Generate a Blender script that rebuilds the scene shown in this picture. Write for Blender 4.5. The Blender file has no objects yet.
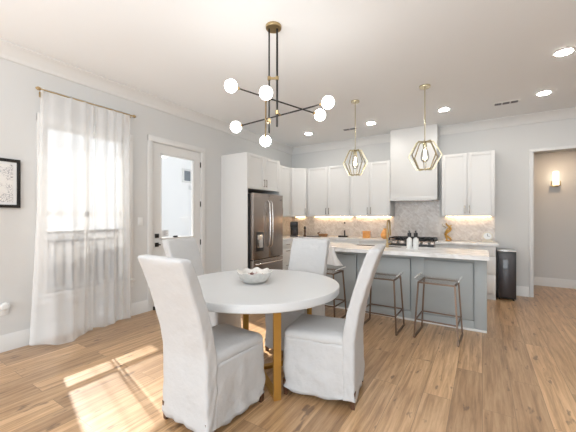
import bpy, bmesh, math, random
from mathutils import Vector, Matrix, noise
random.seed(7)
PI = math.pi
scene = bpy.context.scene
COL = scene.collection

# ------------------------------------------------------------------ camera
cam_d = bpy.data.cameras.new('camera')
cam_d.sensor_width = 36.0
cam_d.lens = 306.76 / 576 * 36
cam_d.shift_y = 1.84 / 576
cam_d.clip_start = 0.02
cam = bpy.data.objects.new('camera', cam_d)
COL.objects.link(cam)
cam.location = (0, 0, 1.3285)
cam.rotation_euler = (PI / 2, 0, 0.564675)
scene.camera = cam

# ------------------------------------------------------------------ world, sun, fill lights, exposure
world = bpy.data.worlds.new('sky')
scene.world = world
world.use_nodes = True
bg = world.node_tree.nodes['Background']
bg.inputs['Color'].default_value = (0.86, 0.93, 1.0, 1)
bg.inputs['Strength'].default_value = 0.75

sun_d = bpy.data.lights.new('sun', 'SUN')
sun_d.energy = 15.0
sun_d.angle = math.radians(0.8)
sun_d.color = (1.0, 0.955, 0.88)
sun = bpy.data.objects.new('sun', sun_d)
COL.objects.link(sun)
sun.rotation_euler = Vector((1, -0.262, -0.97)).to_track_quat('-Z', 'Y').to_euler()
sun.location = (-9, 4, 9)


def area(name, loc, aim, sx, sy, power, color=(1, 1, 1)):
    d = bpy.data.lights.new(name, 'AREA')
    d.shape = 'RECTANGLE'
    d.size, d.size_y, d.energy, d.color = sx, sy, power, color
    o = bpy.data.objects.new(name, d)
    COL.objects.link(o)
    o.location = loc
    o.rotation_euler = (Vector(aim) - Vector(loc)).to_track_quat('-Z', 'Y').to_euler()
    return o


# added fill lights set in unseen wall openings behind the camera
area('rear_fill', (-0.6, -5.95, 1.5), (-0.9, 4, 1.5), 4.6, 2.2, 180, (0.82, 0.915, 1.0))
area('left_fill', (-4.0, -2.6, 1.5), (0.5, 1.8, 1.3), 4.2, 2.1, 16, (0.82, 0.915, 1.0))
# added fill light behind the camera, aimed up to brighten the ceiling
area('ceiling_fill', (0.3, -1.05, 1.5), (0.3, -1.05, 3.05), 5.0, 2.0, 150, (0.82, 0.915, 1.0))

scene.view_settings.view_transform = 'Standard'
scene.view_settings.look = 'None'
scene.view_settings.gamma = 1
scene.view_settings.use_curve_mapping = False
scene.view_settings.exposure = 0.31


# ------------------------------------------------------------------ materials
def mat(name, col, rough=0.5, metal=0.0, bump=0.0, bscale=60.0, var=0.0, emit=None, estr=0.0, alpha=None, coat=0.0):
    m = bpy.data.materials.new(name)
    m.use_nodes = True
    nt = m.node_tree
    b = nt.nodes['Principled BSDF']
    b.inputs['Base Color'].default_value = (*col, 1)
    b.inputs['Roughness'].default_value = rough
    b.inputs['Metallic'].default_value = metal
    if coat:
        b.inputs['Coat Weight'].default_value = coat
    if emit:
        b.inputs['Emission Color'].default_value = (*emit, 1)
        b.inputs['Emission Strength'].default_value = estr
    if bump or var:
        tc = nt.nodes.new('ShaderNodeTexCoord')
        n = nt.nodes.new('ShaderNodeTexNoise')
        n.inputs['Scale'].default_value = bscale
        n.inputs['Detail'].default_value = 4
        nt.links.new(tc.outputs['Object'], n.inputs['Vector'])
        if bump:
            bp = nt.nodes.new('ShaderNodeBump')
            bp.inputs['Strength'].default_value = bump
            bp.inputs['Distance'].default_value = 0.01
            nt.links.new(n.outputs['Fac'], bp.inputs['Height'])
            nt.links.new(bp.outputs['Normal'], b.inputs['Normal'])
        if var:
            mx = nt.nodes.new('ShaderNodeMix')
            mx.data_type = 'RGBA'
            mx.inputs['A'].default_value = (*[c * (1 - var) for c in col], 1)
            mx.inputs['B'].default_value = (*[min(1, c * (1 + var)) for c in col], 1)
            nt.links.new(n.outputs['Fac'], mx.inputs['Factor'])
            nt.links.new(mx.outputs['Result'], b.inputs['Base Color'])
    return m


def pane_mat(name, tint=(1, 1, 1), gloss=0.08, fac=0.7):
    m = bpy.data.materials.new(name)
    m.use_nodes = True
    nt = m.node_tree
    nt.nodes.clear()
    out = nt.nodes.new('ShaderNodeOutputMaterial')
    t = nt.nodes.new('ShaderNodeBsdfTransparent')
    t.inputs['Color'].default_value = (*tint, 1)
    g = nt.nodes.new('ShaderNodeBsdfGlossy')
    g.inputs['Roughness'].default_value = 0.02
    f = nt.nodes.new('ShaderNodeFresnel')
    f.inputs['IOR'].default_value = 1.45
    mx = nt.nodes.new('ShaderNodeMixShader')
    mu = nt.nodes.new('ShaderNodeMath')
    mu.operation = 'MULTIPLY_ADD'
    mu.inputs[1].default_value = fac
    mu.inputs[2].default_value = gloss * 0.2
    nt.links.new(f.outputs[0], mu.inputs[0])
    nt.links.new(mu.outputs[0], mx.inputs[0])
    nt.links.new(t.outputs[0], mx.inputs[1])
    nt.links.new(g.outputs[0], mx.inputs[2])
    nt.links.new(mx.outputs[0], out.inputs['Surface'])
    return m


def sheer_mat():
    m = bpy.data.materials.new('sheer_voile')
    m.use_nodes = True
    nt = m.node_tree
    nt.nodes.clear()
    out = nt.nodes.new('ShaderNodeOutputMaterial')
    lw = nt.nodes.new('ShaderNodeLayerWeight')
    lw.inputs['Blend'].default_value = 0.5
    mr = nt.nodes.new('ShaderNodeMapRange')
    mr.inputs['To Min'].default_value = 0.40
    mr.inputs['To Max'].default_value = 0.85
    nt.links.new(lw.outputs['Facing'], mr.inputs['Value'])
    t = nt.nodes.new('ShaderNodeBsdfTransparent')
    tr = nt.nodes.new('ShaderNodeBsdfTranslucent')
    tr.inputs['Color'].default_value = (0.95, 0.95, 0.95, 1)
    d = nt.nodes.new('ShaderNodeBsdfDiffuse')
    d.inputs['Color'].default_value = (0.93, 0.93, 0.93, 1)
    m1 = nt.nodes.new('ShaderNodeMixShader')
    m1.inputs[0].default_value = 0.15
    m2 = nt.nodes.new('ShaderNodeMixShader')
    nt.links.new(mr.outputs['Result'], m2.inputs[0])
    nt.links.new(d.outputs[0], m1.inputs[1])
    nt.links.new(tr.outputs[0], m1.inputs[2])
    nt.links.new(t.outputs[0], m2.inputs[1])
    nt.links.new(m1.outputs[0], m2.inputs[2])
    nt.links.new(m2.outputs[0], out.inputs['Surface'])
    return m


def floor_mat():
    m = bpy.data.materials.new('oak_planks')
    m.use_nodes = True
    nt = m.node_tree
    N, Lk = nt.nodes, nt.links
    b = N['Principled BSDF']
    tc = N.new('ShaderNodeTexCoord')
    sep = N.new('ShaderNodeSeparateXYZ')
    Lk.new(tc.outputs['Object'], sep.inputs[0])
    com = N.new('ShaderNodeCombineXYZ')          # planks run along world Y
    Lk.new(sep.outputs['Y'], com.inputs['X'])
    Lk.new(sep.outputs['X'], com.inputs['Y'])
    br = N.new('ShaderNodeTexBrick')
    br.offset = 0.37
    br.offset_frequency = 2
    br.inputs['Scale'].default_value = 1.0
    br.inputs['Brick Width'].default_value = 1.55
    br.inputs['Row Height'].default_value = 0.19
    br.inputs['Mortar Size'].default_value = 0.0016
    br.inputs['Mortar Smooth'].default_value = 0.3
    br.inputs['Color1'].default_value = (0, 0, 0, 1)
    br.inputs['Color2'].default_value = (1, 1, 1, 1)
    br.inputs['Mortar'].default_value = (0.5, 0.5, 0.5, 1)
    Lk.new(com.outputs[0], br.inputs['Vector'])
    # per-plank offset for the grain so it breaks at every joint
    mp = N.new('ShaderNodeVectorMath')
    mp.operation = 'MULTIPLY_ADD'
    mp.inputs[1].default_value = (13.7, 5.1, 3.3)
    Lk.new(br.outputs['Color'], mp.inputs[0])
    Lk.new(com.outputs[0], mp.inputs[2])
    sc = N.new('ShaderNodeVectorMath')
    sc.operation = 'MULTIPLY'
    sc.inputs[1].default_value = (0.8, 13.0, 1.0)
    Lk.new(mp.outputs[0], sc.inputs[0])
    n1 = N.new('ShaderNodeTexNoise')
    n1.inputs['Scale'].default_value = 2.2
    n1.inputs['Detail'].default_value = 7
    n1.inputs['Roughness'].default_value = 0.68
    n1.inputs['Distortion'].default_value = 0.35
    Lk.new(sc.outputs[0], n1.inputs['Vector'])
    sc2 = N.new('ShaderNodeVectorMath')
    sc2.operation = 'MULTIPLY'
    sc2.inputs[1].default_value = (4.0, 12.0, 1.0)
    Lk.new(mp.outputs[0], sc2.inputs[0])
    n2 = N.new('ShaderNodeTexNoise')             # knots
    n2.inputs['Scale'].default_value = 1.25
    n2.inputs['Detail'].default_value = 3
    Lk.new(sc2.outputs[0], n2.inputs['Vector'])
    kr = N.new('ShaderNodeValToRGB')
    kr.color_ramp.elements[0].position = 0.645
    kr.color_ramp.elements[0].color = (0, 0, 0, 1)
    kr.color_ramp.elements[1].position = 0.70
    kr.color_ramp.elements[1].color = (1, 1, 1, 1)
    Lk.new(n2.outputs['Fac'], kr.inputs[0])
    gr = N.new('ShaderNodeValToRGB')
    e = gr.color_ramp.elements
    e[0].position, e[0].color = 0.31, (0.29, 0.155, 0.066, 1)
    e[1].position, e[1].color = 0.64, (0.67, 0.445, 0.25, 1)
    gr.color_ramp.elements.new(0.5).color = (0.53, 0.325, 0.165, 1)
    Lk.new(n1.outputs['Fac'], gr.inputs[0])
    tone = N.new('ShaderNodeMix')
    tone.data_type = 'RGBA'
    tone.blend_type = 'MULTIPLY'
    tone.inputs['Factor'].default_value = 1
    tr = N.new('ShaderNodeValToRGB')
    tr.color_ramp.elements[0].color = (0.70, 0.67, 0.64, 1)
    tr.color_ramp.elements[1].color = (1.12, 1.12, 1.12, 1)
    Lk.new(br.outputs['Color'], tr.inputs[0])
    Lk.new(gr.outputs[0], tone.inputs['A'])
    Lk.new(tr.outputs[0], tone.inputs['B'])
    kn = N.new('ShaderNodeMix')
    kn.data_type = 'RGBA'
    kn.inputs['B'].default_value = (0.12, 0.06, 0.028, 1)
    km = N.new('ShaderNodeMath')
    km.operation = 'MULTIPLY'
    km.inputs[1].default_value = 0.75
    Lk.new(kr.outputs[0], km.inputs[0])
    Lk.new(km.outputs[0], kn.inputs['Factor'])
    Lk.new(tone.outputs['Result'], kn.inputs['A'])
    mo = N.new('ShaderNodeMix')
    mo.data_type = 'RGBA'
    mo.inputs['B'].default_value = (0.20, 0.12, 0.06, 1)
    Lk.new(br.outputs['Fac'], mo.inputs['Factor'])
    Lk.new(kn.outputs['Result'], mo.inputs['A'])
    Lk.new(mo.outputs['Result'], b.inputs['Base Color'])
    b.inputs['Roughness'].default_value = 0.38
    b.inputs['Coat Weight'].default_value = 0.55
    b.inputs['Coat Roughness'].default_value = 0.3
    bp = N.new('ShaderNodeBump')
    bp.inputs['Strength'].default_value = 0.15
    bp.inputs['Distance'].default_value = 0.004
    Lk.new(n1.outputs['Fac'], bp.inputs['Height'])
    Lk.new(bp.outputs['Normal'], b.inputs['Normal'])
    return m


def tile_mat():
    """polished marble herringbone backsplash"""
    m = bpy.data.materials.new('marble_tile')
    m.use_nodes = True
    nt = m.node_tree
    N, Lk = nt.nodes, nt.links
    b = N['Principled BSDF']
    tc = N.new('ShaderNodeTexCoord')
    sep = N.new('ShaderNodeSeparateXYZ')
    Lk.new(tc.outputs['Object'], sep.inputs[0])
    ad = N.new('ShaderNodeMath')
    ad.operation = 'ADD'
    Lk.new(sep.outputs['X'], ad.inputs[0])
    Lk.new(sep.outputs['Y'], ad.inputs[1])
    com = N.new('ShaderNodeCombineXYZ')
    Lk.new(ad.outputs[0], com.inputs['X'])
    Lk.new(sep.outputs['Z'], com.inputs['Y'])
    mp = N.new('ShaderNodeMapping')
    mp.inputs['Rotation'].default_value = (0, 0, PI / 4)
    Lk.new(com.outputs[0], mp.inputs['Vector'])
    br = N.new('ShaderNodeTexBrick')
    br.inputs['Scale'].default_value = 1
    br.inputs['Brick Width'].default_value = 0.075
    br.inputs['Row Height'].default_value = 0.025
    br.inputs['Mortar Size'].default_value = 0.0018
    br.inputs['Color1'].default_value = (0.64, 0.585, 0.545, 1)
    br.inputs['Color2'].default_value = (0.75, 0.715, 0.685, 1)
    br.inputs['Mortar'].default_value = (0.62, 0.60, 0.57, 1)
    Lk.new(mp.outputs[0], br.inputs['Vector'])
    n = N.new('ShaderNodeTexNoise')
    n.inputs['Scale'].default_value = 9
    n.inputs['Detail'].default_value = 6
    n.inputs['Distortion'].default_value = 1.5
    Lk.new(tc.outputs['Object'], n.inputs['Vector'])
    r = N.new('ShaderNodeValToRGB')
    r.color_ramp.elements[0].position = 0.35
    r.color_ramp.elements[0].color = (0.86, 0.84, 0.82, 1)
    r.color_ramp.elements[1].position = 0.6
    r.color_ramp.elements[1].color = (1.08, 1.08, 1.08, 1)
    Lk.new(n.outputs['Fac'], r.inputs[0])
    mx = N.new('ShaderNodeMix')
    mx.data_type = 'RGBA'
    mx.blend_type = 'MULTIPLY'
    mx.inputs['Factor'].default_value = 1
    Lk.new(br.outputs['Color'], mx.inputs['A'])
    Lk.new(r.outputs[0], mx.inputs['B'])
    Lk.new(mx.outputs['Result'], b.inputs['Base Color'])
    b.inputs['Roughness'].default_value = 0.3
    return m


def print_mat():
    """ink map drawing on paper"""
    m = bpy.data.materials.new('ink_drawing')
    m.use_nodes = True
    nt = m.node_tree
    N, Lk = nt.nodes, nt.links
    b = N['Principled BSDF']
    tc = N.new('ShaderNodeTexCoord')
    v = N.new('ShaderNodeTexVoronoi')
    v.feature = 'DISTANCE_TO_EDGE'
    v.inputs['Scale'].default_value = 48
    n = N.new('ShaderNodeTexNoise')
    n.inputs['Scale'].default_value = 9
    n.inputs['Detail'].default_value = 3
    Lk.new(tc.outputs['Object'], n.inputs['Vector'])
    mm = N.new('ShaderNodeVectorMath')
    mm.operation = 'MULTIPLY_ADD'
    mm.inputs[1].default_value = (0.12, 0.12, 0.12)
    Lk.new(n.outputs['Color'], mm.inputs[0])
    Lk.new(tc.outputs['Object'], mm.inputs[2])
    Lk.new(mm.outputs[0], v.inputs['Vector'])
    r = N.new('ShaderNodeValToRGB')
    r.color_ramp.elements[0].position = 0.02
    r.color_ramp.elements[0].color = (0.30, 0.30, 0.33, 1)
    r.color_ramp.elements[1].position = 0.10
    r.color_ramp.elements[1].color = (0.80, 0.79, 0.77, 1)
    Lk.new(v.outputs['Distance'], r.inputs[0])
    r2 = N.new('ShaderNodeValToRGB')
    r2.color_ramp.elements[0].position = 0.45
    r2.color_ramp.elements[1].position = 0.52
    Lk.new(n.outputs['Fac'], r2.inputs[0])
    mx = N.new('ShaderNodeMix')
    mx.data_type = 'RGBA'
    mx.inputs['A'].default_value = (0.80, 0.79, 0.77, 1)
    Lk.new(r2.outputs[0], mx.inputs['Factor'])
    Lk.new(r.outputs[0], mx.inputs['B'])
    Lk.new(mx.outputs['Result'], b.inputs['Base Color'])
    b.inputs['Roughness'].default_value = 0.5
    return m


def stone_mat():
    m = bpy.data.materials.new('white_quartz')
    m.use_nodes = True
    nt = m.node_tree
    N, Lk = nt.nodes, nt.links
    b = N['Principled BSDF']
    tc = N.new('ShaderNodeTexCoord')
    n = N.new('ShaderNodeTexNoise')
    n.inputs['Scale'].default_value = 2.6
    n.inputs['Detail'].default_value = 8
    n.inputs['Distortion'].default_value = 2.2
    Lk.new(tc.outputs['Object'], n.inputs['Vector'])
    r = N.new('ShaderNodeValToRGB')
    r.color_ramp.elements[0].position = 0.38
    r.color_ramp.elements[0].color = (0.74, 0.725, 0.71, 1)
    r.color_ramp.elements[1].position = 0.52
    r.color_ramp.elements[1].color = (0.86, 0.855, 0.85, 1)
    Lk.new(n.outputs['Fac'], r.inputs[0])
    Lk.new(r.outputs[0], b.inputs['Base Color'])
    b.inputs['Roughness'].default_value = 0.22
    return m


M = dict(
    wall=mat('wall_paint', (0.66, 0.66, 0.65), 0.75, bump=0.03, bscale=220),
    ceiling=mat('ceiling_paint', (0.86, 0.875, 0.885), 0.85, bump=0.02, bscale=220),
    trim=mat('trim_paint', (0.74, 0.735, 0.72), 0.45, var=0.01, bscale=5),
    cabinet=mat('cabinet_paint', (0.76, 0.757, 0.745), 0.4, var=0.01, bscale=5),
    island=mat('island_paint', (0.385, 0.412, 0.415), 0.45, var=0.04, bscale=8),
    floor=floor_mat(), tile=tile_mat(), stone=stone_mat(), print=print_mat(), sheer=sheer_mat(),
    glass=pane_mat('window_glass', fac=0.4), acrylic=pane_mat('clear_acrylic', (0.95, 0.93, 0.91), 0.1, 0.3),
    bulbglass=pane_mat('clear_bulb_glass', (0.97, 0.96, 0.94), 0.5),
    fabric=mat('slipcover_cotton', (0.56, 0.56, 0.56), 0.9, bump=0.5, bscale=22, var=0.03),
    table=mat('white_lacquer', (0.64, 0.645, 0.645), 0.28, var=0.01, bscale=6),
    gold=mat('brushed_gold', (0.56, 0.33, 0.085), 0.36, 0.75, var=0.06, bscale=18),
    brass=mat('antique_brass', (0.46, 0.34, 0.18), 0.32, 0.9, var=0.08, bscale=25),
    champagne=mat('champagne_metal', (0.60, 0.53, 0.36), 0.25, 0.9, var=0.05, bscale=25),
    black=mat('black_metal', (0.022, 0.020, 0.019), 0.38, 0.5, var=0.1, bscale=30),
    blackplastic=mat('black_plastic', (0.02, 0.02, 0.021), 0.3, var=0.1, bscale=30),
    bronze=mat('bronze_stool_frame', (0.20, 0.135, 0.095), 0.38, 0.6, var=0.08, bscale=30),
    steel=mat('stainless_steel', (0.33, 0.285, 0.255), 0.27, 0.95, var=0.07, bscale=7),
    chrome=mat('polished_chrome', (0.72, 0.71, 0.70), 0.15, 1.0, var=0.03, bscale=10),
    darkglass=mat('dark_cooler_glass', (0.03, 0.025, 0.030), 0.35, 0.0, var=0.3, bscale=4, coat=0.5),
    darkwood=mat('dark_wood', (0.10, 0.045, 0.022), 0.45, var=0.2, bscale=25),
    globe=mat('opal_globe', (0.9, 0.88, 0.84), 0.3, emit=(1.0, 0.985, 0.95), estr=16, var=0.01),
    led=mat('led_lens', (0.9, 0.9, 0.88), 0.4, emit=(1.0, 0.96, 0.90), estr=115.0, var=0.01),
    filament=mat('glowing_filament', (1, 0.9, 0.7), 0.4, emit=(1.0, 0.88, 0.66), estr=14.0, var=0.01),
    sconce=mat('lit_frosted_glass', (0.9, 0.88, 0.82), 0.4, emit=(1.0, 0.88, 0.66), estr=2.4, var=0.01),
    ledwarm=mat('warm_led_lens', (0.9, 0.85, 0.75), 0.4, emit=(1.0, 0.68, 0.42), estr=115.0, var=0.01),
    strip=mat('warm_led_strip', (0.9, 0.8, 0.6), 0.4, emit=(1.0, 0.68, 0.38), estr=20.0, var=0.01),
    stucco=mat('white_stucco', (0.93, 0.93, 0.925), 0.9, bump=0.2, bscale=40),
    paving=mat('pale_paving', (0.66, 0.66, 0.66), 0.9, var=0.05, bscale=2),
    shutter=mat('grey_window_blind', (0.16, 0.19, 0.22), 0.5, var=0.1, bscale=4),
    railgrey=mat('grey_railing_paint', (0.10, 0.105, 0.11), 0.5, var=0.05),
    railpanel=mat('pale_guard_panel', (0.75, 0.75, 0.75), 0.7, var=0.03),
    amber=mat('amber_honey_wood', (0.78, 0.36, 0.10), 0.35, var=0.25, bscale=14),
    wicker=mat('brown_wicker', (0.34, 0.17, 0.07), 0.6, var=0.4, bscale=60, bump=0.5),
    ceramic=mat('white_ceramic', (0.82, 0.82, 0.80), 0.2, var=0.01),
    cream=mat('cream_ceramic', (0.72, 0.66, 0.55), 0.3, var=0.08, bscale=30),
    silver=mat('mottled_silver', (0.70, 0.69, 0.66), 0.3, 0.35, var=0.25, bscale=30, bump=0.3),
    plum=mat('dried_plum_pod', (0.17, 0.07, 0.06), 0.6, var=0.4, bscale=40),
    rose=mat('dried_pink_pod', (0.52, 0.40, 0.36), 0.6, var=0.25, bscale=40),
    cloth=mat('white_tea_towel', (0.86, 0.85, 0.84), 0.85, bump=0.2, bscale=60),
    edgeglint=mat('acrylic_edge_glint', (0.85, 0.85, 0.85), 0.15, var=0.02),
    paper=mat('white_paper', (0.8, 0.8, 0.8), 0.7, var=0.01),
    ink=mat('grey_print', (0.32, 0.33, 0.38), 0.7, var=0.05),
    plate=mat('white_plastic', (0.80, 0.80, 0.79), 0.35, var=0.01),
    slot=mat('dark_vent_slot', (0.09, 0.085, 0.08), 0.8, var=0.05),
    knit=mat('rubber', (0.03, 0.03, 0.03), 0.6, var=0.1),
)


# ------------------------------------------------------------------ helpers
def empty(name, loc=(0, 0, 0), rz=0.0):
    o = bpy.data.objects.new(name, None)
    o.empty_display_size = 0.1
    COL.objects.link(o)
    o.location = loc
    o.rotation_euler = (0, 0, rz)
    return o


def tag(o, label=None, cat=None, group=None, kind=None):
    if label: o['label'] = label
    if cat: o['category'] = cat
    if group: o['group'] = group
    if kind: o['kind'] = kind
    return o


def thing(name, label, cat, loc=(0, 0, 0), rz=0.0, group=None):
    return tag(empty(name, loc, rz), label, cat, group)


class MB:
    """collects shapes into one mesh"""
    def __init__(s):
        s.bm = bmesh.new()

    def box(s, x0, x1, y0, y1, z0, z1, bev=0.0, seg=2):
        r = bmesh.ops.create_cube(s.bm, size=1.0)
        vs = r['verts']
        for v in vs:
            v.co = Vector(((x0 + x1) / 2 + v.co.x * (x1 - x0), (y0 + y1) / 2 + v.co.y * (y1 - y0), (z0 + z1) / 2 + v.co.z * (z1 - z0)))
        if bev > 0:
            es = list({e for v in vs for e in v.link_edges})
            bmesh.ops.bevel(s.bm, geom=es, offset=bev, segments=seg, profile=0.5, affect='EDGES')
        return s

    def hexa(s, p):
        """8 corners: 4 bottom then 4 top"""
        v = [s.bm.verts.new(q) for q in p]
        for f in ((3, 2, 1, 0), (4, 5, 6, 7), (0, 1, 5, 4), (1, 2, 6, 5), (2, 3, 7, 6), (3, 0, 4, 7)):
            s.bm.faces.new([v[i] for i in f])
        return s

    def bar(s, a, b, w, t=None, up=Vector((0, 0, 1))):
        a, b = Vector(a), Vector(b)
        t = t or w
        d = (b - a).normalized()
        u = d.cross(up)
        if u.length < 1e-4:
            u = d.cross(Vector((0, 1, 0)))
        u.normalize()
        v = u.cross(d).normalized()
        q = [(-1, -1), (1, -1), (1, 1), (-1, 1)]
        s.hexa([a + u * w / 2 * i + v * t / 2 * j for i, j in q] + [b + u * w / 2 * i + v * t / 2 * j for i, j in q])
        return s

    def tube(s, pts, r, n=10, cap=True):
        pts = [Vector(p) for p in pts]
        rr = r if isinstance(r, (list, tuple)) else [r] * len(pts)
        rings = []
        ref = None
        for i, p in enumerate(pts):
            d = (pts[min(i + 1, len(pts) - 1)] - pts[max(i - 1, 0)]).normalized()
            if ref is None:
                ref = d.orthogonal().normalized()
            else:
                ref = (ref - d * ref.dot(d)).normalized()
            v = d.cross(ref)
            rings.append([s.bm.verts.new(p + (ref * math.cos(2 * PI * k / n) + v * math.sin(2 * PI * k / n)) * rr[i]) for k in range(n)])
        for a, b in zip(rings, rings[1:]):
            for k in range(n):
                s.bm.faces.new((a[k], a[(k + 1) % n], b[(k + 1) % n], b[k]))
        if cap:
            s.bm.faces.new(rings[0][::-1])
            s.bm.faces.new(rings[-1])
        return s

    def lathe(s, prof, c=(0, 0, 0), n=28, sy=1.0):
        c = Vector(c)
        rings = []
        for r, z in prof:
            rings.append([s.bm.verts.new(c + Vector((max(r, 1e-4) * math.cos(2 * PI * k / n), sy * max(r, 1e-4) * math.sin(2 * PI * k / n), z))) for k in range(n)])
        for a, b in zip(rings, rings[1:]):
            for k in range(n):
                s.bm.faces.new((a[k], a[(k + 1) % n], b[(k + 1) % n], b[k]))
        s.bm.faces.new(rings[0][::-1])
        s.bm.faces.new(rings[-1])
        return s

    def ball(s, c, r, n=20, sc=(1, 1, 1)):
        m = Matrix.Translation(c) @ Matrix.Diagonal((*[r * q for q in sc], 1))
        bmesh.ops.create_uvsphere(s.bm, u_segments=n, v_segments=n // 2 + 2, radius=1, matrix=m)
        return s

    def loft(s, rings, cap0=True, cap1=True):
        R = [[s.bm.verts.new(p) for p in r] for r in rings]
        n = len(R[0])
        for a, b in zip(R, R[1:]):
            for k in range(n):
                s.bm.faces.new((a[k], a[(k + 1) % n], b[(k + 1) % n], b[k]))
        if cap0: s.bm.faces.new(R[0][::-1])
        if cap1: s.bm.faces.new(R[-1])
        return s

    def prism(s, poly, axis, a, b):
        """poly of 2D points extruded along axis 'x' or 'y' from a to b"""
        mk = (lambda u, v, w: (w, u, v)) if axis == 'x' else (lambda u, v, w: (u, w, v))
        s.loft([[mk(u, v, a) for u, v in poly], [mk(u, v, b) for u, v in poly]])
        return s

    def build(s, name, m, parent=None, smooth=True, angle=40):
        bmesh.ops.recalc_face_normals(s.bm, faces=s.bm.faces)
        me = bpy.data.meshes.new(name)
        s.bm.to_mesh(me)
        s.bm.free()
        me.materials.append(m)
        if smooth:
            for p in me.polygons: p.use_smooth = True
            me.set_sharp_from_angle(angle=math.radians(angle))
        o = bpy.data.objects.new(name, me)
        COL.objects.link(o)
        if parent is not None: o.parent = parent
        return o


def struct(name, mb, m, parent=None):
    o = mb.build(name, m, parent)
    if parent is None: o['kind'] = 'structure'
    return o


def copy_tree(o, parent=None):
    c = o.copy()
    COL.objects.link(c)
    c.parent = parent
    for ch in list(o.children):
        copy_tree(ch, c)
    return c


def rrect(w, d, r, n=6, per=0):
    """rounded rectangle outline, counter clockwise, with per extra points on each straight side"""
    pts = []
    cs = [(w / 2 - r, d / 2 - r, 0), (-w / 2 + r, d / 2 - r, PI / 2), (-w / 2 + r, -d / 2 + r, PI), (w / 2 - r, -d / 2 + r, 1.5 * PI)]
    for i, (cx, cy, a0) in enumerate(cs):
        arc = [(cx + r * math.cos(a0 + PI / 2 * k / n), cy + r * math.sin(a0 + PI / 2 * k / n)) for k in range(n + 1)]
        pts += arc
        nx = cs[(i + 1) % 4]
        q = (nx[0] + r * math.cos(nx[2]), nx[1] + r * math.sin(nx[2]))
        for k in range(1, per + 1):
            f = k / (per + 1)
            pts.append((arc[-1][0] * (1 - f) + q[0] * f, arc[-1][1] * (1 - f) + q[1] * f))
    return pts


# ------------------------------------------------------------------ setting
XL, YB, H = -4.023, 6.536, 3.05
XR, YR = 3.4, -6.1
WO = XL - 0.15
struct('floor', MB().box(WO, 4.2, YR - 0.1, 7.9, -0.12, 0), M['floor'])
struct('ceiling', MB().box(WO, XR + .1, YR - .1, YB + 0.12, H, H + 0.12), M['ceiling'])
WY0, WY1, WZ0, WZ1 = 1.415, 2.31, 0.50, 2.365
DY0, DY1, DZ1 = 2.69, 3.593, 2.43
w = MB()
w.box(WO, XL, YR, -4.8, 0, H).box(WO, XL, -4.8, -.4, 0, .4).box(WO, XL, -4.8, -.4, 2.6, H).box(WO, XL, -.4, WY0, 0, H).box(WO, XL, WY0, WY1, 0, WZ0).box(WO, XL, WY0, WY1, WZ1, H).box(WO, XL, WY1, DY0, 0, H)  # opening behind the camera added to hold the left fill light
w.box(WO, XL, DY0, DY1, DZ1, H).box(WO, XL, DY1, YB + .12, 0, H)
struct('wall_left', w, M['wall'])
OX0, OX1, OZ = 0.715, 1.80, 2.43
w = MB()
w.box(XL, OX0, YB, YB + .12, 0, H).box(OX0, OX1, YB, YB + .12, OZ, H).box(OX1, XR, YB, YB + .12, 0, H)
struct('wall_back', w, M['wall'])
w = MB().box(XR, XR + .12, YR, YB + .12, 0, H)
struct('wall_right', w, M['wall'])
w = MB()
w.box(WO, -3.4, YR - .12, YR, 0, H).box(.2, XR + .12, YR - .12, YR, 0, H).box(-3.4, .2, YR - .12, YR, 0, .4).box(-3.4, .2, YR - .12, YR, 2.6, H)  # unseen opening added for the rear fill light
struct('wall_front', w, M['wall'])
# hall beyond the opening
HY, HZ = 7.74, 2.60
w = MB()
w.box(0.0, 4.2, HY, HY + .1, 0, HZ).box(-0.1, 0.0, YB + .12, HY + .1, 0, HZ).box(4.1, 4.2, YB + .12, HY, 0, HZ)
struct('wall_hall', w, M['wall'])
struct('trim_1', MB().box(0.0, 4.2, YB + .12, HY + .1, HZ, HZ + .1), M['ceiling'])

# baseboards
def base_y(name, x0, x1, y, hgt=0.165, t=0.018):
    p = [(y, 0), (y - t, 0), (y - t, hgt - .03), (y - t * .45, hgt - .012), (y - t * .3, hgt), (y, hgt)]
    struct(name, MB().prism(p, 'x', x0, x1), M['trim'])


def base_x(name, y0, y1, x, hgt=0.165, t=0.018):
    p = [(x, 0), (x + t, 0), (x + t, hgt - .03), (x + t * .45, hgt - .012), (x + t * .3, hgt), (x, hgt)]
    struct(name, MB().prism(p, 'y', y0, y1), M['trim'])


base_x('baseboard_left', YR, DY0 - .075, XL)
base_x('baseboard_left_2', DY1 + .075, 4.05, XL)
base_y('baseboard_back', 0.462, OX0 - .052, YB)
base_y('baseboard_hall', 0.0, 4.1, HY)

# crown mouldings
def crown(sgn, a0):
    return [(a0, H), (a0 + sgn * .115, H), (a0 + sgn * .115, H - .012), (a0 + sgn * .10, H - .022), (a0 + sgn * .085, H - .03), (a0 + sgn * .05, H - .062),
            (a0 + sgn * .03, H - .098), (a0 + sgn * .022, H - .11), (a0 + sgn * .022, H - .128), (a0 + sgn * .012, H - .14), (a0, H - .14)]


struct('trim_2', MB().prism(crown(1, XL), 'y', YR, YB), M['trim'])
m2 = MB().prism(crown(-1, YB), 'x', XL + .02, -1.535)
m2.prism(crown(-1, YB), 'x', -.695, XR)
struct('trim_3', m2, M['trim'])

# casing around hall opening
c = MB()
c.box(OX0 - .05, OX0, YB - .018, YB, 0, OZ + .05, .004).box(OX1, OX1 + .07, YB - .018, YB, 0, OZ + .07, .004).box(OX0 - .05, OX1 + .07, YB - .02, YB, OZ, OZ + .05, .004)
c.box(OX0 - .001, OX0 + .012, YB, YB + .12, 0, OZ).box(OX1 - .012, OX1, YB, YB + .12, 0, OZ)
struct('trim_4', c, M['trim'])

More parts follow.
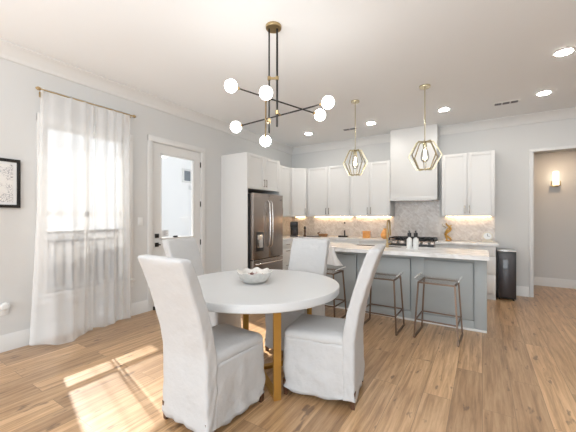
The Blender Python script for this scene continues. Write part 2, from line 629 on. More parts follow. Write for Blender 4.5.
# ------------------------------------------------------------------ window
win = tag(empty('window_1', (XL, (WY0 + WY1) / 2, WZ0)), kind='structure')
hw, hh = (WY1 - WY0) / 2, WZ1 - WZ0
c = MB()
c.box(0, .02, -hw - .085, -hw, -.02, hh + .085, .004).box(0, .02, hw, hw + .085, -.02, hh + .085, .004).box(0, .022, -hw - .085, hw + .085, hh, hh + .088, .004)
c.box(0, .018, -hw - .085, hw + .085, -.11, -.03, .004)
c.build('window_casing', M['trim'], win)
MB().box(-.10, .045, -hw - .10, hw + .10, -.03, 0, .006).build('window_sill', M['trim'], win)
f = MB()
f.box(-.13, -.07, -hw, -hw + .03, 0, hh).box(-.13, -.07, hw - .03, hw, 0, hh).box(-.13, -.07, -hw, hw, hh - .035, hh).box(-.13, -.07, -hw, hw, 0, .035)
f.build('window_frame', M['trim'], win)
mr = 1.375 - WZ0
for a, b in ((-hw + .03, -.010), (.010, hw - .03)):
    g = MB()
    g.box(-.12, -.085, a, b, mr - .028, mr + .028).box(-.12, -.085, a, a + .014, .035, hh - .035).box(-.12, -.085, b - .014, b, .035, hh - .035)
    sh = g.build('sash', M['trim'], win)
    MB().box(-.104, -.101, a + .018, b - .018, .035, hh - .035).build('pane', M['glass'], sh)

# guard outside the window and the yard beyond
gr = thing('window_guard_railing', 'low grey metal railing with an added pale sun-blocking panel outside the curtained window', 'railing', (WO + .016, (WY0 + WY1) / 2, 0))
MB().box(-.012, -.004, -.44, .44, .505, 1.15).build('shade_panel', M['railpanel'], gr)  # solid panel added behind the balusters to cut off low sun
MB().box(-.014, .014, -.444, .444, 1.15, 1.18, .004).build('top_rail', M['railgrey'], gr)
MB().box(-.003, .014, -.44, .44, .505, .53, .003).build('bottom_rail', M['railgrey'], gr)
MB().box(-.003, .014, -.44, .44, 1.05, 1.068, .003).build('middle_rail', M['railgrey'], gr)
for k in range(10):
    y = -.405 + k * .09
    MB().box(.0, .012, y - .007, y + .007, .53, 1.05).build('baluster', M['railgrey'], gr)

struct('ground', MB().box(-30, WO - .02, -20, 30, -.35, -.12), M['paving'])
nb = thing('neighbouring_house', 'white stucco house wall seen through the door glass', 'house', (-12.0, 5, -.12))
MB().box(-4, 0, -22, 22, 0, 6.6).build('wall', M['stucco'], nb)
def nwin(y0, y1, z0, z1):
    g = MB()
    t = .09
    g.box(0, .06, y0 - t, y1 + t, z1, z1 + t).box(0, .06, y0 - t, y1 + t, z0 - t, z0).box(0, .06, y0 - t, y0, z0, z1).box(0, .06, y1, y1 + t, z0, z1)
    ym = (y0 + y1) / 2
    g.box(0, .05, ym - .03, ym + .03, z0, z1)
    o = g.build('window_frame', M['trim'], nb)
    MB().box(.002, .02, y0, y1, z0, z1).build('pane', M['shutter'], o)
    MB().box(0, .1, y0 + .3, y1 - .1, z0 - .42, z0 - .22, .01).build('vent_hood', M['railpanel'], nb)
nwin(4.66, 5.50, 3.22, 3.70)

# ------------------------------------------------------------------ glazed door
dr = tag(empty('door_1', (XL, DY0, 0)), kind='structure')
DW = DY1 - DY0
c = MB()
c.box(0, .02, -.075, 0, 0, DZ1 + .085, .004).box(0, .02, DW, DW + .085, 0, DZ1 + .085, .004).box(0, .024, -.075, DW + .085, DZ1, DZ1 + .085, .004)
c.box(-.149, 0, -.001, .004, 0, DZ1).box(-.149, 0, DW - .004, DW + .001, 0, DZ1).box(-.149, 0, 0, DW, DZ1 - .004, DZ1)
c.build('door_casing', M['trim'], dr)
gy0, gy1, gz0, gz1 = .135, .768, 1.01, 2.295
d = MB()
x0, x1 = -.052, -.008
d.box(x0, x1, .006, gy0, .02, DZ1 - .006).box(x0, x1, gy1, DW - .006, .02, DZ1 - .006).box(x0, x1, gy0, gy1, gz1, DZ1 - .006)
d.box(x0, x1, gy0, gy1, .86, gz0).box(x0, x1, gy0, gy1, .02, .26).box(x0 + .012, x1 - .012, gy0, gy1, .26, .86)
d.box(x1 - .02, x1 - .004, gy0 + .06, gy1 - .06, .32, .80, .01)
d.build('door_leaf', M['trim'], dr)
g = MB()
t = .022
g.box(x0 + .004, x1 + .006, gy0, gy0 + t, gz0, gz1, .003).box(x0 + .004, x1 + .006, gy1 - t, gy1, gz0, gz1, .003).box(x0 + .004, x1 + .006, gy0, gy1, gz0, gz0 + t, .003).box(x0 + .004, x1 + .006, gy0, gy1, gz1 - t, gz1, .003)
g.build('glazing_bead', M['trim'], dr)
MB().box(-.032, -.028, gy0 + t, gy1 - t, gz0 + t, gz1 - t).build('pane', M['glass'], dr)
for z in (2.22, 1.56, .92, .28):
    MB().box(-.008, .008, DW - .012, DW + .006, z - .045, z + .045, .002).build('hinge', M['black'], dr)
MB().box(x1, x1 + .018, .045, .105, 1.035, 1.095, .003).box(x1 + .018, x1 + .03, .068, .082, 1.045, 1.085, .003).build('deadbolt', M['black'], dr)
MB().box(x1, x1 + .012, .045, .105, .905, .965, .003).box(x1 + .012, x1 + .045, .068, .082, .928, .942).box(x1 + .035, x1 + .05, .060, .112, .925, .945, .004).build('lever_handle', M['black'], dr)
MB().box(-.148, .0, 0.0, DW, 0, .018).box(-.02, .035, 0, .028, 0, .045, .003).build('threshold', M['black'], dr)
nt_ = thing('door_notice', 'small white printed notice stuck to the door glass corner', 'sign', (XL - .026, DY0 + gy0 + .04, gz0 + .03))
MB().box(0, .001, 0, .115, 0, .105).build('paper', M['paper'], nt_)
g = MB()
for k in range(5):
    g.box(.001, .0014, .012, .10 - .02 * (k % 2), .015 + k * .018, .021 + k * .018)
g.box(.001, .0014, .05, .055, .01, .1)
g.build('print', M['ink'], nt_)
bt = MB().box(0, .02, 0, .075, 0, .022, .003).build('door_sensor', M['blackplastic'])
bt.location = (XL - .001, DY0 + .35, 1.032)
tag(bt, 'small dark sensor on the bottom edge of the door glass', 'sensor')

# ------------------------------------------------------------------ curtains
rod = thing('curtain_rod', 'thin bronze curtain rod with small finials above the window', 'curtain rod', (-3.93, 1.84, 2.685))
MB().tube([(0, -.50, 0), (0, .50, 0)], .008).build('pole', M['brass'], rod)
for sy in (-1, 1):
    MB().tube([(0, sy * .50, 0), (0, sy * .512, 0), (0, sy * .53, 0), (0, sy * .548, 0)], [.009, .018, .020, .008], 12).build('finial', M['brass'], rod)
    MB().tube([(0, sy * .475, 0), (0, sy * .475, -.03), (-.075, sy * .475, -.03), (-.092, sy * .475, -.03)], .006, 8).box(-.0925, -.086, sy * .475 - .015, sy * .475 + .015, -.06, 0, .002).build('bracket', M['brass'], rod)


def curtain(label, ty0, ty1, by0, by1, bx0, bx1, folds, seed, flare):
    t = thing('sheer_curtain', label, 'curtain', (-3.93, (ty0 + ty1) / 2, 0), group='white sheer curtains on the bronze rod')
    cy = (ty0 + ty1) / 2
    nu, nv = folds * 14, 48
    bm = bmesh.new()
    rows = []
    for j in range(nv + 1):
        v = j / nv
        z = 2.70 - v * 2.685
        row = []
        for i in range(nu + 1):
            u = i / nu
            e = v ** 1.4
            y = (ty0 + (ty1 - ty0) * u) * (1 - e) + (by0 + (by1 - by0) * u) * e
            bx = bx0 + (bx1 - bx0) * u
            ph = u * folds * 2 * PI + seed + .6 * math.sin(u * 5 + seed) + v * .5 * math.sin(u * 7 + seed * 2)
            amp = .005 + .007 * min(1, v * 3) + .007 * noise.noise(Vector((u * 4, v * 1.5, seed)))
            bulge = math.sin(PI * u ** .75) * flare
            x = -3.93 * (1 - e) + (bx + bulge) * e + amp * math.sin(ph)
            x += .02 * v * noise.noise(Vector((u * 3, v * 2, seed + 4)))
            x = max(x, -3.965)
            row.append(bm.verts.new((x + 3.93, y - cy + .006 * math.cos(ph) * v, z + .012 * math.sin(u * 9 + seed) * v ** 8)))
        rows.append(row)
    for a, b in zip(rows, rows[1:]):
        for k in range(nu):
            bm.faces.new((a[k], a[k + 1], b[k + 1], b[k]))
    mb = MB(); mb.bm.free(); mb.bm = bm
    mb.build('curtain_panel', M['sheer'], t, angle=180)
    return t


curtain('left panel of white sheer curtain spreading out onto the floor near the framed picture', 1.335, 1.855, 1.235, 1.80, -3.95, -3.84, 4, 0.4, .19)
curtain('right panel of white sheer curtain hanging straight next to the glazed door', 1.872, 2.305, 1.83, 2.33, -3.93, -3.95, 4, 2.3, .06)

# ------------------------------------------------------------------ cabinets
def shaker(x0, x1, z0, z1, y=0, rail=.058, t=.02):
    """door front facing -Y with its face at y-t"""
    g = MB()
    g.box(x0, x0 + rail, y - t, y, z0, z1, .0015).box(x1 - rail, x1, y - t, y, z0, z1, .0015)
    g.box(x0 + rail, x1 - rail, y - t, y, z1 - rail, z1, .0015).box(x0 + rail, x1 - rail, y - t, y, z0, z0 + rail, .0015)
    g.box(x0 + rail, x1 - rail, y - t + .009, y, z0 + rail, z1 - rail)
    return g


def handle(x, z, L, y, vertical=True):
    g = MB()
    if vertical:
        g.box(x - .005, x + .005, y - .032, y - .022, z - L / 2, z + L / 2, .002)
        for q in (-1, 1): g.box(x - .004, x + .004, y - .024, y, z + q * (L / 2 - .015) - .004, z + q * (L / 2 - .015) + .004)
    else:
        g.box(x - L / 2, x + L / 2, y - .032, y - .022, z - .005, z + .005, .002)
        for q in (-1, 1): g.box(x + q * (L / 2 - .015) - .004, x + q * (L / 2 - .015) + .004, y - .024, y, z - .004, z + .004)
    return g


def cabinet(label, loc, rz, w_, dep, z0, z1, ndoor=2, cat='cabinet', name='upper_cabinet', low_handles=True, single_side=1, hz=None, strip=False, group=None):
    """local: x 0..w, front face at y=0 looking to -Y, body behind to y=dep"""
    t = thing(name, label, cat, loc, rz, group)
    MB().box(0.001, w_ - .001, 0, dep, z0, z1, .001).build('carcass', M['cabinet'], t)
    dw = w_ / ndoor
    for i in range(ndoor):
        a, b = i * dw + .003, (i + 1) * dw - .003
        dd = shaker(a, b, z0 + .003, z1 - .003).build('door', M['cabinet'], t)
        if ndoor == 1:
            hx = b - .03 if single_side > 0 else a + .03
        else:
            hx = b - .03 if i % 2 == 0 else a + .03
        zz = hz if hz is not None else (z0 + .12 if low_handles else z1 - .12)
        handle(hx, zz, .14, -.02).build('handle', M['steel'], dd)
    if strip:
        MB().box(.05, w_ - .05, dep * .82, dep * .82 + .014, z0 - .005, z0).build('light_strip', M['strip'], t)
    return t


YU = 6.186
cabinet('double-door white wall cabinet between the angled corner cabinet and the cabinet beside the hood', (-3.398, YU + .02, 0), 0, 1.026, YB - YU - .021, 1.355, 2.465, 2, strip=True)
cabinet('white double-door wall cabinet immediately left of the range hood', (-2.370, YU + .02, 0), 0, .832, YB - YU - .021, 1.355, 2.465, 2, strip=True)
cabinet('white double-door wall cabinet right of the range hood, last before the hall opening', (-.625, YU + .02, 0), 0, .805, YB - YU - .021, 1.355, 2.465, 2, strip=True)
# left-wall upper, faces +X: local x -> +Y
XF = XL + .353
cabinet('narrow white wall cabinet between the fridge surround and the angled corner cabinet', (XF - .02, 5.092, 0), PI / 2, .83, XF - .02 - XL - .001, 1.355, 2.465, 2, strip=True)
# diagonal corner
cc = thing('corner_cabinet', 'angled white corner wall cabinet with one door above the coffee maker', 'cabinet', (XL, YB, 0))
a_, b_ = .609, .35
poly = [(.001, -.001), (.001, -a_), (b_, -a_), (a_, -b_), (a_, -.001)]
MB().loft([[(x, y, 1.355) for x, y in poly], [(x, y, 2.465) for x, y in poly]]).build('carcass', M['cabinet'], cc)
L_ = math.hypot(a_ - b_, a_ - b_)
dd = shaker(.004, L_ - .004, 1.358, 2.462).build('door', M['cabinet'], cc)
dd.location = (b_, -a_, 0)
dd.rotation_euler = (0, 0, PI / 4)
MB().box(.15, .40, -.06, -.045, 1.35, 1.355).build('light_strip', M['strip'], cc)
hd = handle(L_ - .045, 1.475, .14, -.02).build('handle', M['steel'], dd)

# fridge surround
fs = thing('fridge_surround', 'tall white cabinet enclosing the refrigerator, with two short doors on top', 'cabinet', (XL, 4.072, 0))
XS = .613
g = MB()
g.box(.001, XS, 0, .022, 0, 2.462, .001).box(.001, XS, .990, 1.012, 0, 2.462, .001)
g.box(.001, XS - .02, .022, .990, 1.84, 2.462)
g.build('carcass', M['cabinet'], fs)
for i in range(2):
    dd = shaker(.028 + i * .478, .028 + (i + 1) * .478 - .004, 1.845, 2.457).build('door', M['cabinet'], fs)
    dd.location = (XS - .02, 0, 0)
    dd.rotation_euler = (0, 0, PI / 2)
    hx = .028 + .478 - .034 if i == 0 else .028 + .478 + .03
    handle(hx, 1.965, .14, -.02).build('handle', M['steel'], dd)

# refrigerator, local x -> +Y, front toward +X
fr = thing('refrigerator', 'stainless steel french-door refrigerator with bottom freezer drawer', 'refrigerator', (XL + .66, 4.125, 0), PI / 2)
FW = .925
MB().box(.0, FW, .03, .63, .02, 1.755, .004).build('cabinet_body', M['blackplastic'], fr)
for i, (a, b) in enumerate(((.0, FW / 2 - .003), (FW / 2 + .003, FW))):
    dd = MB().box(a, b, -.045, .025, .60, 1.765, .008, 3).build('door', M['steel'], fr)
    hx = FW / 2 + (-.04 if i == 0 else .04)
    zs = [.80, .86, 1.0, 1.2, 1.42, 1.56, 1.62]
    pts = [(hx, -.048, .80), (hx, -.085, .84), (hx, -.10, 1.0), (hx, -.106, 1.2), (hx, -.10, 1.42), (hx, -.085, 1.60), (hx, -.048, 1.64)]
    MB().tube(pts, .012, 10).build('handle', M['chrome'], dd)
    if i == 0:
        MB().box(.09, .29, -.049, -.046, .74, 1.08, .001).build('dispenser_panel', M['blackplastic'], dd)
        MB().box(.115, .265, -.052, -.05, .80, 1.03, .001).build('dispenser_recess', M['chrome'], dd)
fd = MB().box(0, FW, -.045, .025, .06, .585, .008, 3).build('freezer_drawer', M['steel'], fr)
MB().tube([(.06, -.048, .52), (.08, -.085, .52), (FW / 2, -.10, .52), (FW - .08, -.085, .52), (FW - .06, -.048, .52)], .012, 10).build('handle', M['chrome'], fd)
MB().box(FW - .09, FW - .05, -.0465, -.045, 1.66, 1.68).build('badge', M['blackplastic'], fr)

# base cabinets
def base_cab(label, loc, rz, w_, dep, drawers=3, left_end=False):
    t = thing('base_cabinet', label, 'cabinet', loc, rz)
    MB().box(.001, w_ - .001, 0, dep, .10, .868, .001).build('carcass', M['cabinet'], t)
    MB().box(.001, w_ - .001, .05, dep, 0, .10).build('toe_kick', M['trim'], t)
    return t


def drawer_stack(t, x0, x1, hs=(.16, .29, .29)):
    z = .862
    for h_ in hs:
        d_ = MB().box(x0 + .003, x1 - .003, -.02, 0, z - h_ + .004, z, .002).build('drawer', M['cabinet'], t)
        handle((x0 + x1) / 2, z - .045 if h_ > .2 else z - h_ / 2, .14, -.02, False).build('handle', M['steel'], d_)
        z -= h_ + .004


def door_pair(t, x0, x1, n=2):
    dw = (x1 - x0) / n
    d_ = MB().box(x0 + .003, x1 - .003, -.02, 0, .706, .862, .002).build('drawer', M['cabinet'], t)
    handle((x0 + x1) / 2, .785, .14, -.02, False).build('handle', M['steel'], d_)
    for i in range(n):
        q = shaker(x0 + i * dw + .003, x0 + (i + 1) * dw - .003, .11, .70).build('door', M['cabinet'], t)
        handle(x0 + (i + 1) * dw - .03 if i == 0 else x0 + i * dw + .03, .60, .14, -.02).build('handle', M['steel'], q)


YF = 5.93
bc = base_cab('white base cabinet with drawers between range and black beverage cooler', (-.698, YF, 0), 0, .883, YB - YF - .001)
door_pair(bc, 0, .50, 1)
drawer_stack(bc, .50, .883)
bc = base_cab('white base cabinet run between the kitchen corner and the range', (-3.38, YF, 0), 0, 1.845, YB - YF - .001)
drawer_stack(bc, 0, .55)
door_pair(bc, .55, 1.30)
drawer_stack(bc, 1.30, 1.845)
bc = base_cab('white base cabinet with drawers right after the refrigerator along the left wall', (XL + .62, 5.09, 0), PI / 2, .81, .619)
drawer_stack(bc, 0, .45)
drawer_stack(bc, .45, .81)

ct = MB()
poly = [(XL + .001, 5.088), (XL + .645, 5.088), (XL + .645, 5.905), (-1.535, 5.905), (-1.535, YB - .013), (XL + .001, YB - .013)]
ct.loft([[(x, y, .87) for x, y in poly], [(x, y, .91) for x, y in poly]])
tag(ct.build('countertop', M['stone']), 'L-shaped white quartz countertop running from the refrigerator to the range', 'countertop')
tag(MB().box(-.698, .224, 5.885, YB - .013, .87, .912, .003).build('countertop', M['stone']), 'short white quartz countertop between the range and the hall opening', 'countertop')
for bx, lb in (((XL + .013, -1.534, YB - .012, YB - .0005, .912, 1.353), 'beige marble tile backsplash under the left group of wall cabinets'),
               ((-1.532, -.697, YB - .012, YB - .0005, .872, 1.70), 'marble tile backsplash panel directly behind the range'),
               ((-.695, .19, YB - .012, YB - .0005, .912, 1.353), 'marble tile backsplash right of the range with the gold sculpture in front'),
               ((XL + .0005, XL + .012, 5.09, YB - .0005, .912, 1.353), 'beige tile backsplash on the left wall beside the refrigerator')):
    tag(MB().box(*bx).build('backsplash', M['tile']), lb, 'backsplash')

# hood
hdx = thing('range_hood', 'plain white box range hood rising to the ceiling over the range', 'range hood', (-1.115, YB, 0))
MB().box(-.418, .418, -.345, -.0135, 1.66, 3.048, .003).build('chimney_box', M['cabinet'], hdx)
MB().box(-.418, .418, -.357, -.345, 1.662, 1.73, .002).build('bottom_trim', M['cabinet'], hdx)
MB().box(-.33, .33, -.30, -.06, 1.65, 1.66).build('filter', M['steel'], hdx)

# range
rg = thing('gas_range', 'stainless gas range with black grates under the range hood', 'stove', (-1.116, YF, 0))
MB().box(-.408, .408, .0, YB - YF - .014, .10, .905, .003).build('body', M['steel'], rg)
MB().box(-.40, .40, .06, .58, 0, .10).build('toe_base', M['blackplastic'], rg)
od = MB().box(-.40, .40, -.035, 0, .16, .74, .006).build('oven_door', M['steel'], rg)
MB().box(-.25, .25, -.038, -.035, .32, .60, .003).build('oven_window', M['darkglass'], od)
MB().tube([(-.34, -.036, .69), (-.34, -.08, .69), (.34, -.08, .69), (.34, -.036, .69)], .012, 10).build('handle', M['chrome'], od)
MB().prism([(-.045, .853), (-.045, .895), (-.035, .912), (.03, .912), (.03, .853)], 'x', -.405, .405).build('control_panel', M['steel'], rg)
MB().box(-.402, .402, -.044, .0, .745, .85, .004).build('vent_panel', M['blackplastic'], rg)
for k in range(6):
    x = -.33 + k * .132
    MB().tube([(x, -.045, .882), (x, -.085, .880)], [.025, .022], 16).build('knob', M['chrome'], rg)
MB().box(-.40, .40, .03, .57, .905, .915, .003).build('cooktop', M['blackplastic'], rg)
for gx in (-.265, 0, .265):
    g = MB()
    for yy in (.06, .19, .30, .42, .54): g.box(gx - .125, gx + .125, yy - .007, yy + .007, .94, .958)
    for xx in (-.12, -.04, .04, .12): g.box(gx + xx - .007, gx + xx + .007, .055, .545, .94, .958)
    for xx in (-.118, .118):
        for yy in (.062, .538): g.box(gx + xx - .008, gx + xx + .008, yy - .008, yy + .008, .915, .94)
    g.build('grate', M['black'], rg)
    for yy in (.18, .42): MB().lathe([(.045, .915), (.045, .925), (.03, .928), (.028, .936)], (gx, yy, 0), 16).build('burner', M['black'], rg)

# beverage cooler
bv = thing('beverage_cooler', 'small black freestanding beverage cooler with dark glass door at the end of the counter', 'mini fridge', (.205, 6.06, 0))
MB().box(.005, .248, .03, .46, .02, .785, .004).build('body', M['blackplastic'], bv)
MB().box(0.0, .25, -.01, .028, .03, .785, .004).build('door_frame', M['blackplastic'], bv)
MB().box(.022, .228, -.014, -.010, .06, .74, .002).build('glass', M['darkglass'], bv)
MB().box(0, .252, -.01, .46, .786, .80, .004).build('top', M['chrome'], bv)
for x in (.03, .22):
    for y in (.03, .43): MB().lathe([(.012, 0), (.012, .02)], (x, y, 0), 10).build('foot', M['knit'], bv)

# ------------------------------------------------------------------ island
isl = thing('kitchen_island', 'blue-grey kitchen island with raised panels and white quartz top', 'kitchen island', (-1.06, 4.21, 0))
IX0, IX1 = -1.10, 1.105
MB().box(IX0 + .02, IX1 - .002, .03, .53, .0, .858).build('base', M['island'], isl)
PN = ((-.985, -.455), (-.275, .27), (.438, .968))
ed = [IX0] + [q for p in PN for q in p] + [IX1]
st = MB()
for k in range(0, 8, 2):
    st.box(ed[k], ed[k + 1] - .001 if k < 6 else ed[k + 1], 0, .0295, .0, .858, .002) if k == 0 else st.box(ed[k] + .013, ed[k + 1] - (.001 if k < 6 else 0), 0, .0295, .0, .858, .002)
for a, b in PN: st.box(a - .001, b + .013, 0, .0295, 0, .118, .001).box(a - .001, b + .013, 0, .0295, .80, .858, .001)
st.box(IX0, IX0 + .018, .0295, .53, 0, .858).build('front_boards', M['island'], isl)
for a, b in PN:
    MB().box(a, b, -.016, .026, .126, .798, .003).build('panel', M['island'], isl)
MB().box(IX0, IX1, -.014, -.0005, 0, .028, .006).build('shoe_moulding', M['trim'], isl)
top = MB()
SX0, SX1, SY0, SY1 = -.62, .08, .31, .50
tx0, tx1, ty0, ty1 = IX0 - .02, IX1 + .018, -.235, .56
top.box(tx0, SX0, ty0, ty1, .862, .91).box(SX1, tx1, ty0, ty1, .862, .91).box(SX0, SX1, ty0, SY0, .862, .91).box(SX0, SX1, SY1, ty1, .862, .91)
top.build('worktop', M['stone'], isl)
sk = MB()
sk.box(SX0 - .012, SX0, SY0, SY1, .859, .861).box(SX1, SX1 + .01, SY0, SY1, .859, .861).box(SX0 + .001, SX1 - .001, SY0 + .001, SY0 + .008, .8585, .905).box(SX0 + .001, SX1 - .001, SY1 - .008, SY1 - .001, .8585, .905)
sk.box(SX0 + .001, SX0 + .008, SY0, SY1, .8585, .905).box(SX1 - .008, SX1 - .001, SY0, SY1, .8585, .905).box(SX0, SX1, SY0, SY1, .858, .862)
sk.build('sink', M['steel'], isl)

# island objects
fc = thing('kitchen_faucet', 'tall gold gooseneck faucet standing on the island', 'faucet', (-1.145, 4.45, .91))
MB().lathe([(.028, 0), (.028, .006), (.02, .012), (.018, .05), (.016, .06)], (0, 0, 0), 18).build('base', M['brass'], fc)
pts = [(0, 0, .05), (0, 0, .28)] + [(0, .075 - .075 * math.cos(a), .30 + .085 * math.sin(a)) for a in [PI * k / 10 for k in range(11)]] + [(0, .15, .24)]
MB().tube(pts, .0125, 12).build('spout', M['brass'], fc)
MB().tube([(0, .15, .25), (0, .15, .16)], [.017, .019], 14).build('spray_head', M['brass'], fc)
MB().tube([(.012, 0, .045), (.035, 0, .05), (.055, 0, .068)], [.007, .006, .005], 10).build('lever', M['brass'], fc)

tr_ = MB().box(-.075, .075, -.045, .045, 0, .012, .005).build('soap_tray', M['ceramic'])
tr_.location = (-.785, 4.34, .9105)
tag(tr_, 'small white tray carrying two pump bottles on the island', 'tray')
for i, (x, lb) in enumerate(((-.825, 'white soap bottle with black pump, left one on the island tray'), (-.745, 'white soap bottle with black pump, right one on the island tray'))):
    b = thing('soap_bottle', lb, 'bottle', (x, 4.34, .923), 0, 'pump bottles on the island tray')
    MB().lathe([(.032, 0), (.035, .006), (.035, .115), (.030, .13), (.014, .14), (.013, .15)], (0, 0, 0), 22).build('body', M['ceramic'], b)
    MB().lathe([(.024, .15), (.025, .205), (.008, .21), (.008, .222)], (0, 0, 0), 16).box(-.008, .008, -.04, .012, .222, .236, .003).build('pump', M['blackplastic'], b)

# towel at island end
tw = MB()
rings = []
for j in range(13):
    v = j / 12
    z = .92 - .245 * v
    half = .035 + .085 * v ** 1.8
    row = []
    cx = -.03 + .02 * v
    N_ = 14
    for i in range(N_): 
        u = i / (N_ - 1)
        x = -.065 - .035 * v + u * 2 * half
        row.append((x, -.006 - .010 * math.sin(u * 11 + v * 2) * (0.3 + v), z - .012 * math.sin(u * 3) * v))
    back = [(p[0], p[1] + .006, p[2]) for p in reversed(row)]
    rings.append(row + back)
tw.loft(rings)
tw.box(-.06, 0.0, -.006, .09, .914, .920, .002)
o = tw.build('tea_towel', M['cloth'])
o.location = (-1.75, 3.963, 0)
tag(o, 'white cloth draped over the island edge above the leftmost bar stool', 'towel')

# ------------------------------------------------------------------ bar stools
def make_stool(label, loc, rz):
    t = thing('bar_stool', label, 'bar stool', loc, rz, 'bar stools along the island')
    bw, bd, tw_, td, zt = .215, .195, .18, .155, .612
    r = .0085
    for sx in (-1, 1):
        for sy in (-1, 1):
            MB().bar((sx * bw, sy * bd, r), (sx * tw_, sy * td, zt), .016, .016, Vector((0, 1, 0))).build('leg', M['bronze'], t)
        MB().bar((sx * bw, -bd - .008, r), (sx * bw, bd + .008, r), .017, .017).build('floor_runner', M['bronze'], t)
    f_ = .205 / zt
    fx, fy = bw + (tw_ - bw) * f_, bd + (td - bd) * f_
    for sy in (-1, 1):
        MB().bar((-fx, sy * fy, .205), (fx, sy * fy, .205), .013, .013).build('footrest', M['bronze'], t)
    for sx in (-1, 1):
        MB().bar((sx * fx, -fy, .205), (sx * fx, fy, .205), .013, .013).build('footrest', M['bronze'], t)
    g = MB()
    for sy in (-1, 1): g.bar((-tw_ - .008, sy * td, zt), (tw_ + .008, sy * td, zt), .016, .016)
    for sx in (-1, 1): g.bar((sx * tw_, -td, zt), (sx * tw_, td, zt), .016, .016)
    g.build('seat_frame', M['bronze'], t)
    prof = []
    for k in range(21):
        x = -.215 + .43 * k / 20
        q = abs(x) / .215
        prof.append((x, .634 + .026 * max(0, (q - .6) / .4) ** 2))
    under = [(x, z - .012) for x, z in reversed(prof)]
    MB().prism(prof + under, 'y', -.165, .165).build('seat', M['acrylic'], t)
    for sx in (-1, 1):
        MB().tube([(sx * .214, -.165, .664), (sx * .214, 0, .667), (sx * .214, .165, .664)], .0065, 8).build('edge_glint', M['edgeglint'], t)  # white tubes paint the highlight on the clear seat's curled edges
    return t


st0 = make_stool('bar stool with clear acrylic seat nearest the right end of the island', (-.415, 3.81, 0), -.05)
for lb, lo, rz in (('middle clear acrylic bar stool, partly behind the right-hand dining chair', (-1.035, 3.78, 0), -.01),
                   ('clear acrylic bar stool farthest left at the island, behind the far dining chair', (-1.78, 3.76, 0), 0)):
    s_ = copy_tree(st0)
    s_.location, s_.rotation_euler = lo, (0, 0, rz)
    s_['label'] = lb

# ------------------------------------------------------------------ dining chairs
def make_chair(label, loc, rz, seed, HT=1.10, LEAN=.175):
    t = thing('dining_chair', label, 'chair', loc, rz, 'slipcovered chairs around the round table')
    W, D, T = .435, .54, .088
    S = Vector((seed * 7.1, seed * 3.3, 0))

    def wr(p, k):
        return noise.noise(Vector((p[0] * 9, p[1] * 9, p[2] * 4)) + S) * .006 * k + noise.noise(Vector((p[0] * 24 + p[2] * 9, p[1] * 24 - p[2] * 9, p[2] * 6)) + S) * .005 * k
    # backrest: swept slab from floor to top
    rings = []
    zs = [.045 + (HT - .045 - .03) * k / 44 for k in range(45)]
    for z in zs:
        q = max(0, (z - .45) / (HT - .45))
        off = -LEAN * q ** 1.5
        low = max(0, 1 - z / .42)
        rg_ = []
        for x, y in rrect(W + .008 + .012 * low, T + .01 * low, .020, 5, 7):
            px, py = x, y + (-D / 2 + T / 2) + off
            k = 1 + 1.6 * low
            wv = wr((x, py, z), k) + .006 * low * math.sin(x * 60 + seed * 5)
            dd_ = Vector((x / W, y / T)).normalized()
            rg_.append((px + dd_.x * wv, py + dd_.y * wv, z + ((.012 * math.cos(x * 9) - .012 + .030 * max(0, abs(x) - W / 2 + .06) / .06) if z < .046 else 0)))
        rings.append(rg_)
    for k, (ins, dz) in enumerate(((.002, .012), (.006, .021), (.014, .027), (.028, .030))):
        z = HT - .03 + dz
        off = -LEAN * ((z - .45) / (HT - .45)) ** 1.5
        rings.append([(x, y + (-D / 2 + T / 2) + off, z) for x, y in rrect(W + .008 - 2 * ins, T - 2 * ins, max(.008, .020 - ins * .4), 5, 7)])
    MB().loft(rings).build('backrest', M['fabric'], t, angle=180)
    # seat cushion
    y0, y1 = -D / 2 + T - .03, D / 2
    cy, dp = (y0 + y1) / 2, y1 - y0
    rings = []
    for z, ins in ((.43, .006), (.44, .001), (.455, .0), (.468, .003), (.480, .009), (.489, .018), (.495, .032)):
        rings.append([(x + .003 * noise.noise(Vector((x * 8, y * 8, z * 8)) + S), y + cy, z + .004 * noise.noise(Vector((x * 14, y * 14, 1)) + S)) for x, y in rrect(W - 2 * ins, dp - 2 * ins, .035, 5, 7)])
    for f_ in (.75, .45, .15):
        rings.append([(x * f_, y * f_ + cy, .500 + .004 * (1 - f_) + .006 * noise.noise(Vector((x * f_ * 11, y * f_ * 11, 2)) + S)) for x, y in rrect(W - .064, dp - .064, .035, 5, 7)])
    MB().loft(rings).build('seat', M['fabric'], t, angle=180)
    # skirt
    rings = []
    for k in range(19):
        z = .045 + (.437 - .045) * k / 18
        low = 1 - (z - .045) / .392
        rg_ = []
        for i, (x, y) in enumerate(rrect(W - .004 + .022 * low, dp - .004 + .016 * low, .03, 5, 12)):
            k2 = .9 + 2.6 * low
            wv = wr((x, y, z), k2) + .004 * low * math.sin((x - y) * 46 + seed * 4)
            dd_ = Vector((x / W, y / dp)).normalized()
            cor = max(0, 1 - math.hypot(abs(x) - W / 2, abs(y) - dp / 2) / .09)
            zz = z + ((.012 * noise.noise(Vector((x * 6, y * 6, seed))) + .022 * cor) if k == 0 else 0)
            rg_.append((x + dd_.x * wv, y + cy + dd_.y * wv, zz))
        rings.append(rg_)
    MB().loft(rings).build('skirt', M['fabric'], t, angle=180)
    for sx in (-1, 1):
        for sy in (-1, 1):
            x, y = sx * (W / 2 - .020), (D / 2 - .022 if sy > 0 else -D / 2 + .016)
            a, b = .013, .019
            g = MB().hexa([(x - a, y - a, .0), (x + a, y - a, .0), (x + a, y + a, .0), (x - a, y + a, .0), (x - b, y - b, .12), (x + b, y - b, .12), (x + b, y + b, .12), (x - b, y + b, .12)])
            g.build('leg', M['darkwood'], t)
    return t


